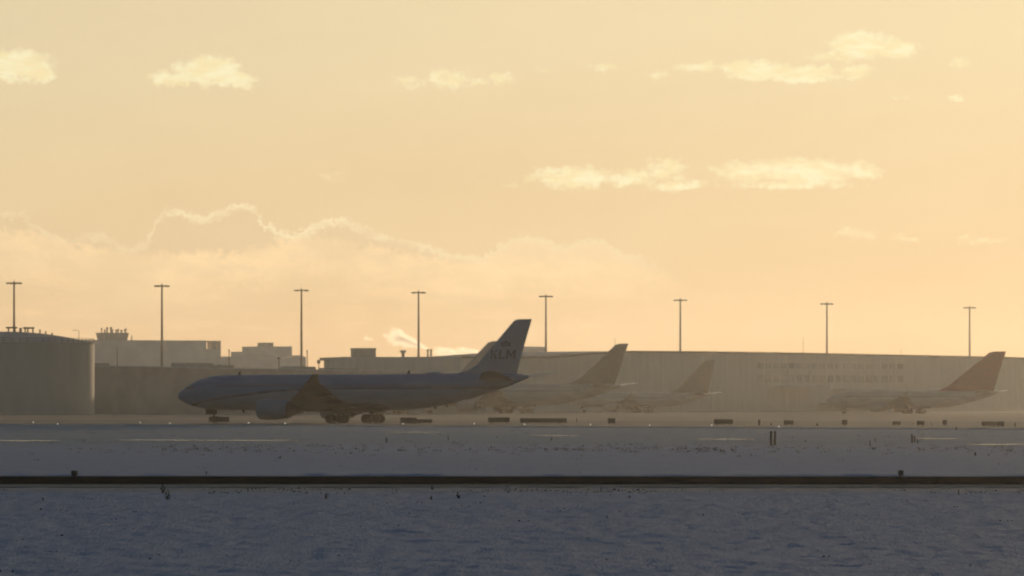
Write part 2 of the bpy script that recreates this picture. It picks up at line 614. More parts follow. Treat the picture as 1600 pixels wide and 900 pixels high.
def paint(name, kind, c_top, c_bot):
    """Fuselage paint: coloured above a sweeping line, white below, rows of small windows."""
    m = bpy.data.materials.new(name)
    m.use_nodes = True
    t = m.node_tree
    N.t = t
    b = t.nodes['Principled BSDF']
    tc = t.nodes.new('ShaderNodeTexCoord')
    x, y, z = nsep(N(tc.outputs['Object']))
    if kind == 'sweep':
        fc = t.nodes.new('ShaderNodeFloatCurve')
        cur = fc.mapping.curves[0]
        cur.points[0].location = (0, .18)
        cur.points[1].location = (1, .53)
        for q in ((3 / 64, .25), (8 / 64, .35), (14 / 64, .42), (20 / 64, .485), (26 / 64, .512), (40 / 64, .525)):
            cur.points.new(*q)
        fc.mapping.update()
        nlink(x * (1 / 64.0), fc.inputs['Value'])
        d = z - N(fc.outputs[0]) * 10.0
    else:
        d = z - (9.0 if kind == 'plain' else 5.4)
    f = d.smooth(-0.03, 0.03)
    stripe = d.smooth(-0.02, 0.0) * (1.0 - d.smooth(0.32, 0.36))
    dirt = nnoise(ncombine(x * 0.25, y, z * 1.2), 1.0, 5, 0.6)
    low = nmix(dirt.smooth(0.35, 0.7), c_bot, tuple(c * 0.82 for c in c_bot))
    col = nmix(f, low, c_top)
    if kind == 'sweep':
        col = nmix(stripe, col, tuple(c * 0.4 for c in c_top))
    fx = N.op('FRACT', x * (1 / 0.53))
    win = (1.0 - N.op('ABSOLUTE', fx - 0.5).smooth(0.19, 0.24)) * (1.0 - N.op('ABSOLUTE', z - 5.85).smooth(0.14, 0.19)) \
        * x.smooth(8.5, 8.6) * (1.0 - x.smooth(53.0, 53.1))
    col = nmix(win * 0.75, col, (0.02, 0.022, 0.026))
    nlink(col, b.inputs['Base Color'])
    b.inputs['Roughness'].default_value = 0.42
    b.inputs['Specular IOR Level'].default_value = 0.12
    return m


def airliner(name, label, group, loc, yaw, k, fus_m, fin_m, wing_m, eng_m, fin=None, detail=True, fin_red=None):
    root = empty(name, loc, yaw)
    root.scale = (k, k, k)
    tag(root, label, 'airliner', group)
    dark = mat('gear_metal', (0.05, 0.05, 0.05), 0.6)
    rub = mat('tyre_rubber', (0.018, 0.018, 0.018), 0.85)
    # fuselage
    mb = MB()
    n = 40
    rings = []
    for st, top, bot, hw in FUS:
        zc, rz = (top + bot) / 2, (top - bot) / 2
        rings.append([(st, hw * math.sin(2 * math.pi * i / n), zc + rz * math.cos(2 * math.pi * i / n)) for i in range(n)])
    mb.loft(rings)
    fus = mb.build('fuselage', fus_m, root, smooth=True)
    # belly fairing
    mb = MB()
    rings = []
    for st, w, b in ((19.5, .8, 2.3), (21.5, 2.3, 1.95), (24, 2.95, 1.75), (29, 3.05, 1.68), (35, 3.05, 1.7), (38, 2.6, 1.85), (40.5, 1.2, 2.2)):
        rings.append([(st, w * math.sin(2 * math.pi * i / 20), (b + 3.3) / 2 + (3.3 - b) / 2 * math.cos(2 * math.pi * i / 20)) for i in range(20)])
    mb.loft(rings).build('belly_fairing', wing_m, root, smooth=True)
    # cockpit windows
    if detail:
        glass = mat('cockpit_glass', (0.012, 0.014, 0.018), 0.15)
        for sgn in (-1, 1):
            mb = MB()
            for x0, x1, in ((2.15, 2.75), (2.85, 3.5), (3.6, 4.2)):
                def surf(x, zz):
                    import bisect
                    i = max(1, min(len(FUS) - 1, bisect.bisect([q[0] for q in FUS], x)))
                    A, B = FUS[i - 1], FUS[i]
                    u = (x - A[0]) / (B[0] - A[0])
                    top, bot, hw = [A[j] + (B[j] - A[j]) * u for j in (1, 2, 3)]
                    zc, rz = (top + bot) / 2, (top - bot) / 2
                    s = max(-1, min(1, (zz - zc) / rz))
                    return (x, sgn * (hw * math.sqrt(1 - s * s) + 0.02), zz)
                o = 0.12 * (x0 - 2.15)
                mb.add([surf(x0, 5.2 + o), surf(x1, 5.25 + o), surf(x1, 5.72 + o), surf(x0, 5.6 + o)], [(0, 1, 2, 3)])
            mb.build('cockpit_window', glass, root)
    # wings
    for sgn in (-1, 1):
        mb = MB()
        rings = []
        for yy, le, te, z, th in ((0.5, 20.6, 35.2, 2.9, .85), (2.8, 22.4, 35.0, 3.05, .80), (9.6, 27.3, 36.4, 3.75, .52),
                                  (18, 33.6, 40.0, 4.65, .33), (25, 38.9, 42.9, 5.5, .22), (28.9, 41.7, 44.6, 6.0, .13)):
            rings.append([(x, sgn * yy, z + t - (x - le) * 0.03) for x, t in lens_section(le, te, th)])
        w = mb.loft(rings).build('wing', wing_m, root, smooth=True)
        mb = MB()
        rings = []
        for yy, le, te, z, th in ((28.9, 41.75, 44.6, 5.97, .10), (29.3, 42.2, 44.5, 6.12, .10), (29.7, 43.0, 44.6, 6.8, .07), (29.9, 43.6, 44.7, 7.4, .05)):
            rings.append([(x, sgn * (yy + t), z) for x, t in lens_section(le, te, th)])
        mb.loft(rings).build('winglet', wing_m, w, smooth=True)
        for yy, x0, z in ((7.2, 34.6, 2.75), (12.5, 36.0, 3.45), (17.0, 37.6, 4.1), (21.6, 39.6, 4.65)):
            mb = MB()
            rings = []
            for u, r in ((-2.6, .04), (-1.6, .26), (0, .36), (1.2, .28), (2.3, .05)):
                rings.append([(x0 + u, sgn * yy + .7 * r * math.sin(a), z - 0.06 * u + r * math.cos(a)) for a in [2 * math.pi * i / 10 for i in range(10)]])
            mb.loft(rings).build('flap_fairing', wing_m, w, smooth=True)
        # engine
        ey, ex, ez = sgn * 9.37, 21.4, 2.12
        mb = MB()
        rings = []
        prof = [(1.4, 1.18), (.5, 1.22), (.12, 1.30), (0, 1.40), (.12, 1.48), (.6, 1.56), (1.8, 1.6), (3.2, 1.57), (4.6, 1.42), (5.3, 1.28), (5.3, 1.18), (4.4, 1.1)]
        for u, r in prof:
            rings.append([(ex + u, ey + r * math.sin(a), ez + r * math.cos(a)) for a in [2 * math.pi * i / 32 for i in range(32)]])
        mb.loft(rings, cap=False)
        en = mb.build('engine', eng_m, root, smooth=True)
        mb = MB()
        rings = []
        for u, r in ((1.2, .02), (1.5, .3), (1.75, 1.19), (4.6, 1.05), (6.2, .82), (6.9, .62), (7.0, .30), (7.9, .06)):
            rings.append([(ex + u, ey + r * math.sin(a), ez + r * math.cos(a)) for a in [2 * math.pi * i / 24 for i in range(24)]])
        mb.loft(rings).build('exhaust_core', dark, en, smooth=True)
        mb = MB()
        rings = []
        for zz, le, te, th in ((3.4, 23.2, 30.5, .22), (2.75, 23.8, 29.5, .24)):
            rings.append([(x, ey + t, zz) for x, t in lens_section(le, te, th)])
        mb.loft(rings).build('pylon', wing_m, root)
        # tailplane
        mb = MB()
        rings = []
        for yy, le, te, z, th in ((0.3, 54.9, 61.6, 6.75, .34), (1.6, 55.9, 61.7, 6.9, .30), (9.7, 61.4, 63.6, 7.85, .09)):
            rings.append([(x, sgn * yy, z + t) for x, t in lens_section(le, te, th)])
        mb.loft(rings).build('tailplane', wing_m, root, smooth=True)
        # main gear
        gy, gx = sgn * 5.34, 32.9
        mb = MB()
        mb.tube((gx, gy, .72), (gx - .1, gy * .93, 3.2), .17)
        mb.tube((gx, gy, 1.2), (gx, gy * .5, 2.4), .10)
        mb.tube((gx - .99, gy, .72), (gx + .99, gy, .72), .15)
        mb.box(gx + .2, gy * 1.06, 2.2, 1.5, .06, 1.4)
        g = mb.build('main_gear', dark, root)
        for dx in (-.99, .99):
            for dy in (-.7, .7):
                wheel(gx + dx, gy + dy, .70, .25, rub, g)
    # nose gear
    mb = MB()
    mb.tube((6.9, 0, .55), (6.7, 0, 2.5), .13)
    mb.tube((6.9, 0, 1.0), (5.4, 0, 2.4), .07)
    mb.tube((6.9, -.45, .55), (6.9, .45, .55), .1)
    mb.box(6.3, -.55, 1.75, 1.5, .05, .8)
    mb.box(6.3, .55, 1.75, 1.5, .05, .8)
    g = mb.build('nose_gear', dark, root)
    for dy in (-.36, .36):
        wheel(6.9, dy, .54, .2, rub, g)
    # fin
    if fin is None:
        fin = [(7.55, 50.4, 61.75, .10), (7.85, 52.0, 61.75, .36), (8.4, 53.7, 61.95, .38), (9.0, 54.7, 62.1, .37), (12.5, 58.1, 63.2, .27), (15.5, 61.05, 64.2, .17), (15.8, 61.45, 64.3, .15), (15.9, 62.1, 64.3, .10)]
    mb = MB()
    rings = []
    for z, le, te, th in fin:
        rings.append([(x, t, z) for x, t in lens_section(le, te, th)])
    fo = mb.loft(rings).build('fin', fin_m, root, smooth=True)
    # aerials and satellite hump
    if detail:
        for ax, az, h in ((11.2, 7.58, .55), (42.2, 7.64, .5)):
            mb = MB()
            mb.loft([[(x, t, az - .05) for x, t in lens_section(ax, ax + .55, .05)], [(x, t, az + h) for x, t in lens_section(ax + .3, ax + .6, .03)]])
            mb.build('aerial', dark, root)
        mb = MB()
        rings = []
        for u, h in ((0, .02), (.6, .22), (1.4, .3), (2.4, .28), (3.1, .03)):
            rings.append([(45.6 + u, .75 * math.sin(a), 7.6 + max(-.1, h * math.cos(a))) for a in [2 * math.pi * i / 16 for i in range(16)]])
        mb.loft(rings).build('radome', fus_m, root, smooth=True)
        for ax in (12.0, 47.0, 49.0):
            mb = MB()
            b0 = 2.0 if ax < 40 else (2.55 if ax < 48 else 2.85)
            mb.loft([[(x, t, b0 + .05) for x, t in lens_section(ax, ax + .5, .05)], [(x, t, b0 - .4) for x, t in lens_section(ax + .25, ax + .5, .03)]])
            mb.build('aerial', dark, root)
    return root, fus, fo, fin


def wheel(x, y, r, hw, m, parent):
    mb = MB()
    rings = []
    for u, q in ((-hw, .55), (-hw, .86), (-hw * .7, .98), (0, 1.0), (hw * .7, .98), (hw, .86), (hw, .55)):
        rings.append([(x + r * q * math.sin(a), y + u, r + r * q * math.cos(a)) for a in [2 * math.pi * i / 20 for i in range(20)]])
    mb.loft(rings).build('wheel', m, parent, smooth=True)


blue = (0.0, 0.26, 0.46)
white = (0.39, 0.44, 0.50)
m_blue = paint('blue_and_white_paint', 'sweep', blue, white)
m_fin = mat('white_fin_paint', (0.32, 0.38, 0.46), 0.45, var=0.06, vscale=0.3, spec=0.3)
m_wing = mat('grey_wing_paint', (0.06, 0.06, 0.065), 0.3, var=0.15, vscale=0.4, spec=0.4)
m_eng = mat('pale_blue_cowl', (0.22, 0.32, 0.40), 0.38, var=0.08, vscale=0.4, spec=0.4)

YAW = R(-29.5)
PC, PD, PX = 31.8, 757.0, -25.3


def plane_loc(tail_px, D, k, yaw=YAW, tail=63.8):
    """Root (nose on the ground) so that the tail end shows at tail_px; D is the depth of the tail."""
    X = (tail_px - 800) / F * D
    return (X - tail * k * math.cos(yaw), D - tail * k * math.sin(yaw), 0)


loc0 = (PX - PC * math.cos(YAW), PD - PC * math.sin(YAW), 0)
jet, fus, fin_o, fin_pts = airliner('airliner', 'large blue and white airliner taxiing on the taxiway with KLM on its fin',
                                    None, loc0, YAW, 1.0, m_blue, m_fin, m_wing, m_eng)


def fin_half(x, z, pts):
    for A, B in zip(pts, pts[1:]):
        if A[0] <= z <= B[0]:
            u = (z - A[0]) / (B[0] - A[0])
            le, te, th = [A[i] + (B[i] - A[i]) * u for i in (1, 2, 3)]
            c = (x - le) / (te - le)
            prof = [(0, 0), (.03, .35), (.10, .68), (.25, .97), (.45, 1.0), (.7, .62), (1.0, .04)]
            return th * float(np.interp(c, [p[0] for p in prof], [p[1] for p in prof]))
    return .2


def on_fin(me_or_mb, name, m):
    bm = bmesh.new()
    vv_ = [bm.verts.new(v) for v in me_or_mb.v]
    for f in me_or_mb.f:
        bm.faces.new([vv_[i] for i in f])
    bmesh.ops.triangulate(bm, faces=bm.faces[:])
    for _ in range(3):
        bmesh.ops.subdivide_edges(bm, edges=[e for e in bm.edges if e.calc_length() > .3], cuts=1)
        bmesh.ops.triangulate(bm, faces=bm.faces[:])
    for v in bm.verts:
        v.co.y = -(fin_half(v.co.x, v.co.z, fin_pts) + v.co.y)
    me_ = bpy.data.meshes.new(name)
    bm.to_mesh(me_)
    bm.free()
    me_.materials.append(m)
    o = bpy.data.objects.new(name, me_)
    COL.objects.link(o)
    o.parent = fin_o
    return o


letter_m = mat('dark_blue_lettering', (0.02, 0.06, 0.13), 0.45)
mbt = MB()
LX0, LZ0, LH = 57.2, 9.85, 1.4


def stroke(p, off):
    mbt.add([(LX0 + x + 0.2 * z, off, LZ0 + z * LH) for x, z in p], [(0, 1, 2, 3)])


stroke([(0, 0), (.34, 0), (.34, 1), (0, 1)], .030)                      # K
stroke([(.34, .42), (.50, .62), (1.22, 1), (.80, 1)], .030)
stroke([(.42, .56), (.80, 0), (1.28, 0), (.66, .70)], .034)
stroke([(1.48, 0), (1.82, 0), (1.82, 1), (1.48, 1)], .030)              # L
stroke([(1.82, 0), (2.55, 0), (2.55, .22), (1.82, .22)], .030)
stroke([(2.75, 0), (3.07, 0), (3.07, 1), (2.75, 1)], .030)              # M
stroke([(3.95, 0), (4.27, 0), (4.27, 1), (3.95, 1)], .030)
stroke([(3.07, 1), (3.07, .68), (3.51, .12), (3.51, .52)], .030)
stroke([(3.95, 1), (3.95, .68), (3.51, .12), (3.51, .52)], .030)
on_fin(mbt, 'lettering', letter_m)
# crown emblem: a curved bar, four dots and a cross
mbc = MB()
CX, CZ = 59.95, 11.75
for i in range(8):
    a, b = -0.8 + i * .2, -0.6 + i * .2
    q = lambda u: 0.10 * (1 - (u / .8) ** 2)
    mbc.add([(CX + a, .03, CZ + q(a)), (CX + b, .03, CZ + q(b)), (CX + b, .03, CZ + q(b) + .2), (CX + a, .03, CZ + q(a) + .2)], [(0, 1, 2, 3)])
for u, w in ((-.62, .33), (-.22, .45), (.22, .45), (.62, .33)):
    mbc.add([(CX + u + .21 * math.cos(t), .03, CZ + w + .12 + .21 * math.sin(t)) for t in [2 * math.pi * i / 14 for i in range(14)]], [tuple(range(14))])
mbc.add([(CX - .06, .03, CZ + .62), (CX + .06, .03, CZ + .62), (CX + .06, .03, CZ + 1.05), (CX - .06, .03, CZ + 1.05)], [(0, 1, 2, 3)])
mbc.add([(CX - .2, .032, CZ + .80), (CX + .2, .032, CZ + .80), (CX + .2, .032, CZ + .91), (CX - .2, .032, CZ + .91)], [(0, 1, 2, 3)])
on_fin(mbc, 'crown_emblem', letter_m)

# parked airliners in the haze beyond
pk = 'airliners parked in the haze'
m_hazed = paint('haze_matched_paint', 'plain', (.76, .64, .50), (0.76, 0.64, 0.50))  # body tan matched to the terminal wall, imitating bodies swallowed by haze
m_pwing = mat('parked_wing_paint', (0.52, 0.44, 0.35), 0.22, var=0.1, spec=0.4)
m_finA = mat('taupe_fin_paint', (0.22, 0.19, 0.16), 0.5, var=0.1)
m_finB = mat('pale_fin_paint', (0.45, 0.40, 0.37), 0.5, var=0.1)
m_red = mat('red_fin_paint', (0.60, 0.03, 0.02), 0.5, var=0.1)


def mk_fin(fh, sweep, tip, rake, k, base_z=7.6, te=62.0):
    """Fin of height fh, leading edge run sweep, tip chord, trailing edge rake: all real metres, in units of k."""
    fh, sweep, tip, rake = fh / k, sweep / k, tip / k, rake / k
    b = te + rake - tip - sweep
    return [(base_z - .1, b - 5.0, te, .06), (base_z + .25, b - 1.2, te + rake * .03, .30), (base_z + fh * .14, b + sweep * .14, te + rake * .14, .36),
            (base_z + fh * .6, b + sweep * .6, te + rake * .6, .26), (base_z + fh * .97, b + sweep * .97, te + rake * .97, .15), (base_z + fh, te + rake - tip * .75, te + rake, .10)]


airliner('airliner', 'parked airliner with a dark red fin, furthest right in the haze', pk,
         plane_loc(1560, 1463, .9), YAW, .9, m_hazed, m_red, m_pwing, m_pwing, mk_fin(11.9, 16.0, 5.0, 4.1, .9), detail=False)
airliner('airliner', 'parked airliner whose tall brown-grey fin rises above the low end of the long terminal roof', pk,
         plane_loc(970, 1498, 1.2), YAW, 1.2, m_hazed, m_finA, m_pwing, m_pwing, mk_fin(12.4, 14.8, 4.1, 4.8, 1.2), detail=False)
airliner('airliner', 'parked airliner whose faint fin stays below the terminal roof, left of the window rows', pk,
         plane_loc(1112, 1718, .9), YAW, .9, m_hazed, m_finA, m_pwing, m_pwing, mk_fin(11.7, 12.6, 3.7, 2.9, .9), detail=False)
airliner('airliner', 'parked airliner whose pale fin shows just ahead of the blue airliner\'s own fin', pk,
         plane_loc(777, 1436, 1.2), YAW, 1.2, m_hazed, m_finB, m_pwing, m_pwing, mk_fin(12.4, 13.6, 4.8, 4.3, 1.2), detail=False)


# ------------------------------------------------------------------ buildings
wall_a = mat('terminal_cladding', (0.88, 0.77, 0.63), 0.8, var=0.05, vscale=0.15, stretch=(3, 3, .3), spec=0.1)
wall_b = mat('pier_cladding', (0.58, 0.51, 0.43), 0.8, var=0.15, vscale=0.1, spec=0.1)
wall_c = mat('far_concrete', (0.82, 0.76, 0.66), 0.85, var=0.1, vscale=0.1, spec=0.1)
roof_m = mat('roof_edge', (0.10, 0.085, 0.075), 0.7, var=0.1, spec=0.15)
snowroof = mat('snow_on_roof', (0.72, 0.72, 0.72), 0.7, var=0.1, vscale=0.2, spec=0.15)
win_m = mat('dark_window', (0.60, 0.52, 0.43), 0.7, var=0.25, vscale=0.12, spec=0.05)
steel = mat('mast_steel', (0.10, 0.095, 0.09), 0.55, var=0.1, spec=0.3)
tank_m = mat('tank_steel', (0.68, 0.62, 0.54), 0.8, var=0.05, vscale=0.25, stretch=(1, 1, .25), spec=0.25)


def wallspace(xa, Ya, xb, Yb):
    """Frame along a facade from the point seen at column xa, depth Ya to xb, Yb."""
    A = np.array(((xa - 800) / F * Ya, Ya))
    B = np.array(((xb - 800) / F * Yb, Yb))
    L = np.linalg.norm(B - A)
    d = (B - A) / L
    nrm = np.array((-d[1], d[0]))          # away from the camera

    def fn(t, z, s):
        return (A[0] + d[0] * t + nrm[0] * s, A[1] + d[1] * t + nrm[1] * s, z)

    def tz(px, py):
        """Where the sight line through px, py meets the facade."""
        r = np.array(((px - 800) / F, 1.0))
        M = np.array([[d[0], -r[0]], [d[1], -r[1]]])
        t, Y = np.linalg.solve(M, -A)
        return t, CH + (HOR - py) / F * Y
    return fn, tz, L


def strip(mb, fn, t0, t1, z0, z1, s0, s1):
    mb.prism([(t0, z0), (t1, z0), (t1, z1), (t0, z1)], lambda t, z, s: fn(t, z, s0 + s), s1 - s0)


# --- long terminal on the right
fn, tz, L = wallspace(700, 1750, 1700, 2130)
ter = empty('terminal_building', fn(0, 0, 0))
tag(ter, 'long pale terminal hall with two rows of windows behind the parked airliners', 'building')
top = [tz(px, py) for px, py in ((720, 557), (853, 557.5), (870, 556), (905, 553.5), (945, 550.5), (985, 548.5), (1100, 549.3), (1250, 551.5), (1400, 554.5), (1500, 556.5), (1700, 561))]
out = [(top[0][0], 0)] + [(top[-1][0], 0)] + [(t, z) for t, z in top[::-1]]


def inv(p):
    return p


def part(mbx, name, m, root, **k):
    """Build in world space, then hang under root keeping the place."""
    o = mbx.build(name, m, None, **k)
    bpy.context.view_layer.update()
    o.parent = root
    o.matrix_parent_inverse = root.matrix_world.inverted() if False else __import__('mathutils').Matrix.Translation(root.location).inverted()
    return o


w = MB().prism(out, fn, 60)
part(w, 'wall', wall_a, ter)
mb = MB()
for (t0, z0), (t1, z1) in zip(top, top[1:]):
    mb.prism([(t0, z0 - .55), (t1, z1 - .55), (t1, z1 + .12), (t0, z0 + .12)], lambda t, z, s: fn(t, z, s - .35), .33)
part(mb, 'roof_edge', roof_m, ter)
mb = MB()
for px in range(1000, 1700, 33):
    t, z = tz(px, 560)
    zt = np.interp(t, [q[0] for q in top], [q[1] for q in top])
    mb = MB()
    strip(mb, fn, t - .12, t + .12, 3.0, zt - .6, -.16, -.003)
    part(mb, 'facade_rib', wall_a, ter)
for rowa, rowb in ((567, 575.5), (585.5, 596.5)):
    n = 19
    for i in range(n):
        xa = 1184 + i * 12.1
        slope = (xa - 1184) * 0.006
        t0, zt = tz(xa, rowa + slope)
        t1, zb = tz(xa + 9.0, rowb + slope)
        mb = MB()
        strip(mb, fn, t0, t1, zb, zt, -.10, -.004)
        part(mb, 'window', win_m, ter)
for xa, xb, y in ((1205, 1265, 603), (1300, 1342, 608), (1362, 1384, 609), (1448, 1462, 609.5), (1278, 1354, 629.5), (975, 1050, 622)):  # added ledges in snow white, standing in for thin pale glints on the facade
    t0, z = tz(xa, y)
    t1, _ = tz(xb, y)
    mb = MB()
    strip(mb, fn, t0, t1, z - .35, z, -5.5, -.004)
    part(mb, 'glint_ledge', snowroof, ter)

# --- low snow-roofed pier on the left
fn, tz, L = wallspace(60, 1450, 760, 1640)
pier = empty('pier_building', fn(0, 0, 0))
tag(pier, 'long low dark pier with snow along its roof, behind the blue airliner', 'building')
pts = [tz(px, py) for px, py in ((60, 571.5), (150, 572.5), (250, 574), (330, 576), (430, 577.5), (520, 579), (620, 581), (760, 583))]
out = [(pts[0][0], 0), (pts[-1][0], 0)] + pts[::-1]
part(MB().prism(out, fn, 30), 'wall', wall_b, pier)
mb = MB()
for (t0, z0), (t1, z1) in zip(pts, pts[1:]):
    mb.prism([(t0, z0 + .003), (t1, z1 + .003), (t1, z1 + .28), (t0, z0 + .28)], lambda t, z, s: fn(t, z, s - .2), 30.4)
part(mb, 'roof_snow', snowroof, pier)
for xa, xb, h in ((150, 210, .9), (330, 372, 1.6), (380, 404, 1.1), (500, 532, 1.0), (560, 600, .8)):
    t0, z = tz(xa, 574)
    t1, _ = tz(xb, 574)
    zz = np.interp(t0, [q[0] for q in pts], [q[1] for q in pts])
    mb = MB()
    strip(mb, fn, t0, t1, zz + .2, zz + .28 + h, 10, 16)
    part(mb, 'roof_plant', wall_b, pier)

# --- hall with stacks behind the pier
fn, tz, L = wallspace(535, 1800, 870, 1820)
hall = empty('hall_building', fn(0, 0, 0))
tag(hall, 'flat-roofed brown hall with a roof box and mushroom vent, ahead of the blue airliner\'s fin', 'building')
q = lambda px, py: tz(px, py)
t0, z0 = q(541, 562)
t1, z1 = q(880, 556)
part(MB().prism([(t0, 0), (t1, 0), (t1, z0), (t0, z0)], fn, 40), 'wall', wall_c, hall)
mb = MB()
ta, za = q(535, 557.5)
tb, zb = q(880, 557.5)
strip(mb, fn, ta, tb, z0 + .004, za, -1.2, 41)
part(mb, 'roof', wall_b, hall)
mb = MB()
tc_, zc_ = q(561.5, 545)
td_, _ = q(592, 545)
strip(mb, fn, tc_, td_, za + .004, zc_, 5, 15)
strip(mb, fn, tc_ - .15, td_ + .15, zc_ + .003, zc_ + .35, 4.8, 15.2)
part(mb, 'roof_box', wall_b, hall)
mb = MB()
tm, zm = q(635.5, 547)
c = fn(tm, 0, 6)
mb.tube((c[0], c[1], za), (c[0], c[1], zm - 1.0), .55)
mb.tube((c[0], c[1], zm - 1.0), (c[0], c[1], zm - .7), .7, 1.2, 14)
mb.tube((c[0], c[1], zm - .7), (c[0], c[1], zm), 1.2, 1.05, 14)
part(mb, 'roof_vent', wall_b, hall, smooth=True)
t5, z5 = q(556, 575)
mb = MB()
strip(mb, fn, q(543.5, 570)[0], q(558, 570)[0], 5, z0 - .6, -.12, -.004)
part(mb, 'window', win_m, hall)

# --- twin chimneys with steam, farther off
for i, (px, py, lab) in enumerate(((668.5, 546, 'slim chimney beside the mast, left one of the steaming pair'), (673.5, 546, 'slim chimney, right one of the steaming pair, ahead of the fin'))):
    Y = 2400
    x, y, z = P(px, py, Y)
    t = empty('chimney', (x, y, 0))
    tag(t, lab, 'chimney', 'steaming chimneys beyond the hall')
    MB().tube((0, 0, 0), (0, 0, z), .62, .45, 14).build('stack', wall_b, t, smooth=True)
    MB().tube((0, 0, z - .8), (0, 0, z + .1), .56, .56, 14).build('rim', steel, t, smooth=True)

# --- pale block right of the fin
x0_, Y0 = 812, 2300
fn, tz, L = wallspace(812, 2900, 856, 2900)
b = empty('office_block', fn(0, 0, 0))
tag(b, 'pale distant block between the blue airliner\'s fin and a floodlight mast', 'building')
ta, za = tz(812, 541)
tb, zb = tz(855, 542)
part(MB().prism([(ta, 0), (tb, 0), (tb, zb), (ta, za)], fn, 30), 'wall', wall_c, b)
mb = MB()
strip(mb, fn, ta, tb, zb - 2.6, zb - 1.4, -.1, -.004)
part(mb, 'window_band', win_m, b)

# --- far hall at left with a roof cluster of aerials and an open frame at its end
fn, tz, L = wallspace(120, 2850, 350, 2900)
fb = empty('hangar_building', fn(0, 0, 0))
tag(fb, 'big pale flat-topped hangar behind the tank with open frame at its right end', 'building')
t0, z0 = tz(110, 531)
t1, z1 = tz(321, 532)
part(MB().prism([(t0, 0), (t1, 0), (t1, z1), (t0, z0)], fn, 60), 'wall', wall_c, fb)
t2, z2 = tz(347.5, 533)
tm, zl = tz(347, 545.5)
mb = MB()
strip(mb, fn, t1 + .01, t2, 0, zl, 2, 58)
part(mb, 'annex', wall_c, fb)
mb = MB()
for xa, xb in ((321, 325), (333.5, 340), (344.5, 347.5)):
    strip(mb, fn, tz(xa, 540)[0] + .02, tz(xb, 540)[0], zl + .003, z2 - .5, 2, 8)
strip(mb, fn, t1 + .02, t2, z2 - .497, z2 + .2, 1.8, 8.2)
part(mb, 'open_frame', wall_b, fb)
# control-room cluster on the roof
mb = MB()
ta, zc_ = tz(172, 519.5)
tb, _ = tz(211, 519.5)
mb.prism([(ta + 1.2, z0 + .003), (tb - 1.2, z0 + .003), (tb, zc_), (ta, zc_)], lambda t, z, s: fn(t, z, 8 + s), 11)
part(mb, 'roof_cabin', wall_b, fb)
mb = MB()
for px, py, r in ((173, 512, .35), (178, 514.5, .4), (181.5, 511, .5), (187.5, 510.5, .55), (190, 514, .35), (196, 514.5, .5), (199, 513.5, .4), (204, 515, .5), (209, 514, .35), (211, 512.5, .3)):
    t, z = tz(px, py)
    p0, p1 = fn(t, zc_ - .1, 12), fn(t, z, 12)
    mb = MB()
    mb.tube(p0, p1, r, r * .8, 8)
    mb.box(*fn(t, z - .5, 12), r * 2.6, .6, .9)
    part(mb, 'aerial', wall_b, fb)
t, z = tz(220, 524)
part(MB().tube(fn(t, z0, 12), fn(t, z, 12), .4, .3, 8), 'aerial', wall_b, fb)

# --- stepped far block
fn, tz, L = wallspace(345, 2950, 490, 2980)
sb = empty('stepped_building', fn(0, 0, 0))
tag(sb, 'pale stepped block with small roof cabins, left of the masts above the blue airliner', 'building')


def px_block(root, fn, tz, rects, name, m, depth, base=None):
    for xa, xb, yt, yb in rects:
        ta, zt = tz(xa, yt)
        tb, _ = tz(xb, yt)
        zb = 0 if yb is None else tz(xa, yb)[1]
        mb = MB()
        strip(mb, fn, ta, tb, zb, zt, depth[0], depth[1])
        part(mb, name, m, root)


px_block(sb, fn, tz, ((345, 478, 557, None),), 'wall', wall_c, (0, 40))
ta, zt = tz(478, 557)
tb, _ = tz(487.5, 557)
mb = MB()
r = (tb - ta)
mb.tube(fn(ta, 0, 12), fn(ta, zt - .01, 12), r, r, 20)
mb.tube(fn(ta, zt - .01, 12), fn(ta, zt + .8, 12), r, r * .8, 20)
part(mb, 'round_end', wall_c, sb, smooth=True)
px_block(sb, fn, tz, ((394, 410, 549, 556.9), (411.5, 459.5, 541, 556.9)), 'roof_block', wall_c, (3, 30))
px_block(sb, fn, tz, ((424.5, 434, 535, 540.9), (436, 459, 543.5, 556)), 'roof_cabin', wall_b, (6, 20))
mb = MB()
for px, py in ((394.5, 541), (404, 544), (460, 540)):
    t, z = tz(px, py)
    mb = MB()
    mb.tube(fn(t, tz(px, 557)[1], 5), fn(t, z, 5), .22, .15, 6)
    part(mb, 'aerial', wall_b, sb)

# --- storage tank at the far left
TY = 1350
tx, _, tzr = P(8, 537, TY)
rad = (147 - 8) / F * TY
tank = empty('storage_tank', (tx, TY, 0))
tag(tank, 'huge round grey storage tank with a domed roof and railings at the left edge', 'tank')
mb = MB()
n = 96
rings = []
zr = CH + (HOR - 538) / F * TY
for z, r in ((0, rad), (zr, rad)):
    rings.append([(r * math.sin(2 * math.pi * i / n), r * math.cos(2 * math.pi * i / n), z) for i in range(n)])
mb.loft(rings).build('shell', tank_m, tank, smooth=True)
mb = MB()
rings = []
zt = CH + (HOR - 519.5) / F * TY
for u in np.linspace(0, 1, 9):
    r = rad * 1.012 * math.cos(u * math.pi / 2) + .02
    r = rad * 1.012 * (1 - u) + .05
    rings.append([(r * math.sin(2 * math.pi * i / n), r * math.cos(2 * math.pi * i / n), zr + .25 + (zt - zr) * (1 - (1 - u) ** 2.0)) for i in range(n)])
rings.insert(0, [(rad * 1.012 * math.sin(2 * math.pi * i / n), rad * 1.012 * math.cos(2 * math.pi * i / n), zr + .003) for i in range(n)])
mb.loft(rings).build('roof', tank_m, tank, smooth=True)
mb = MB()
dz = lambda r: zr + .25 + (zt - zr) * (1 - (r / (rad * 1.012)) ** 2)
m_ = 72
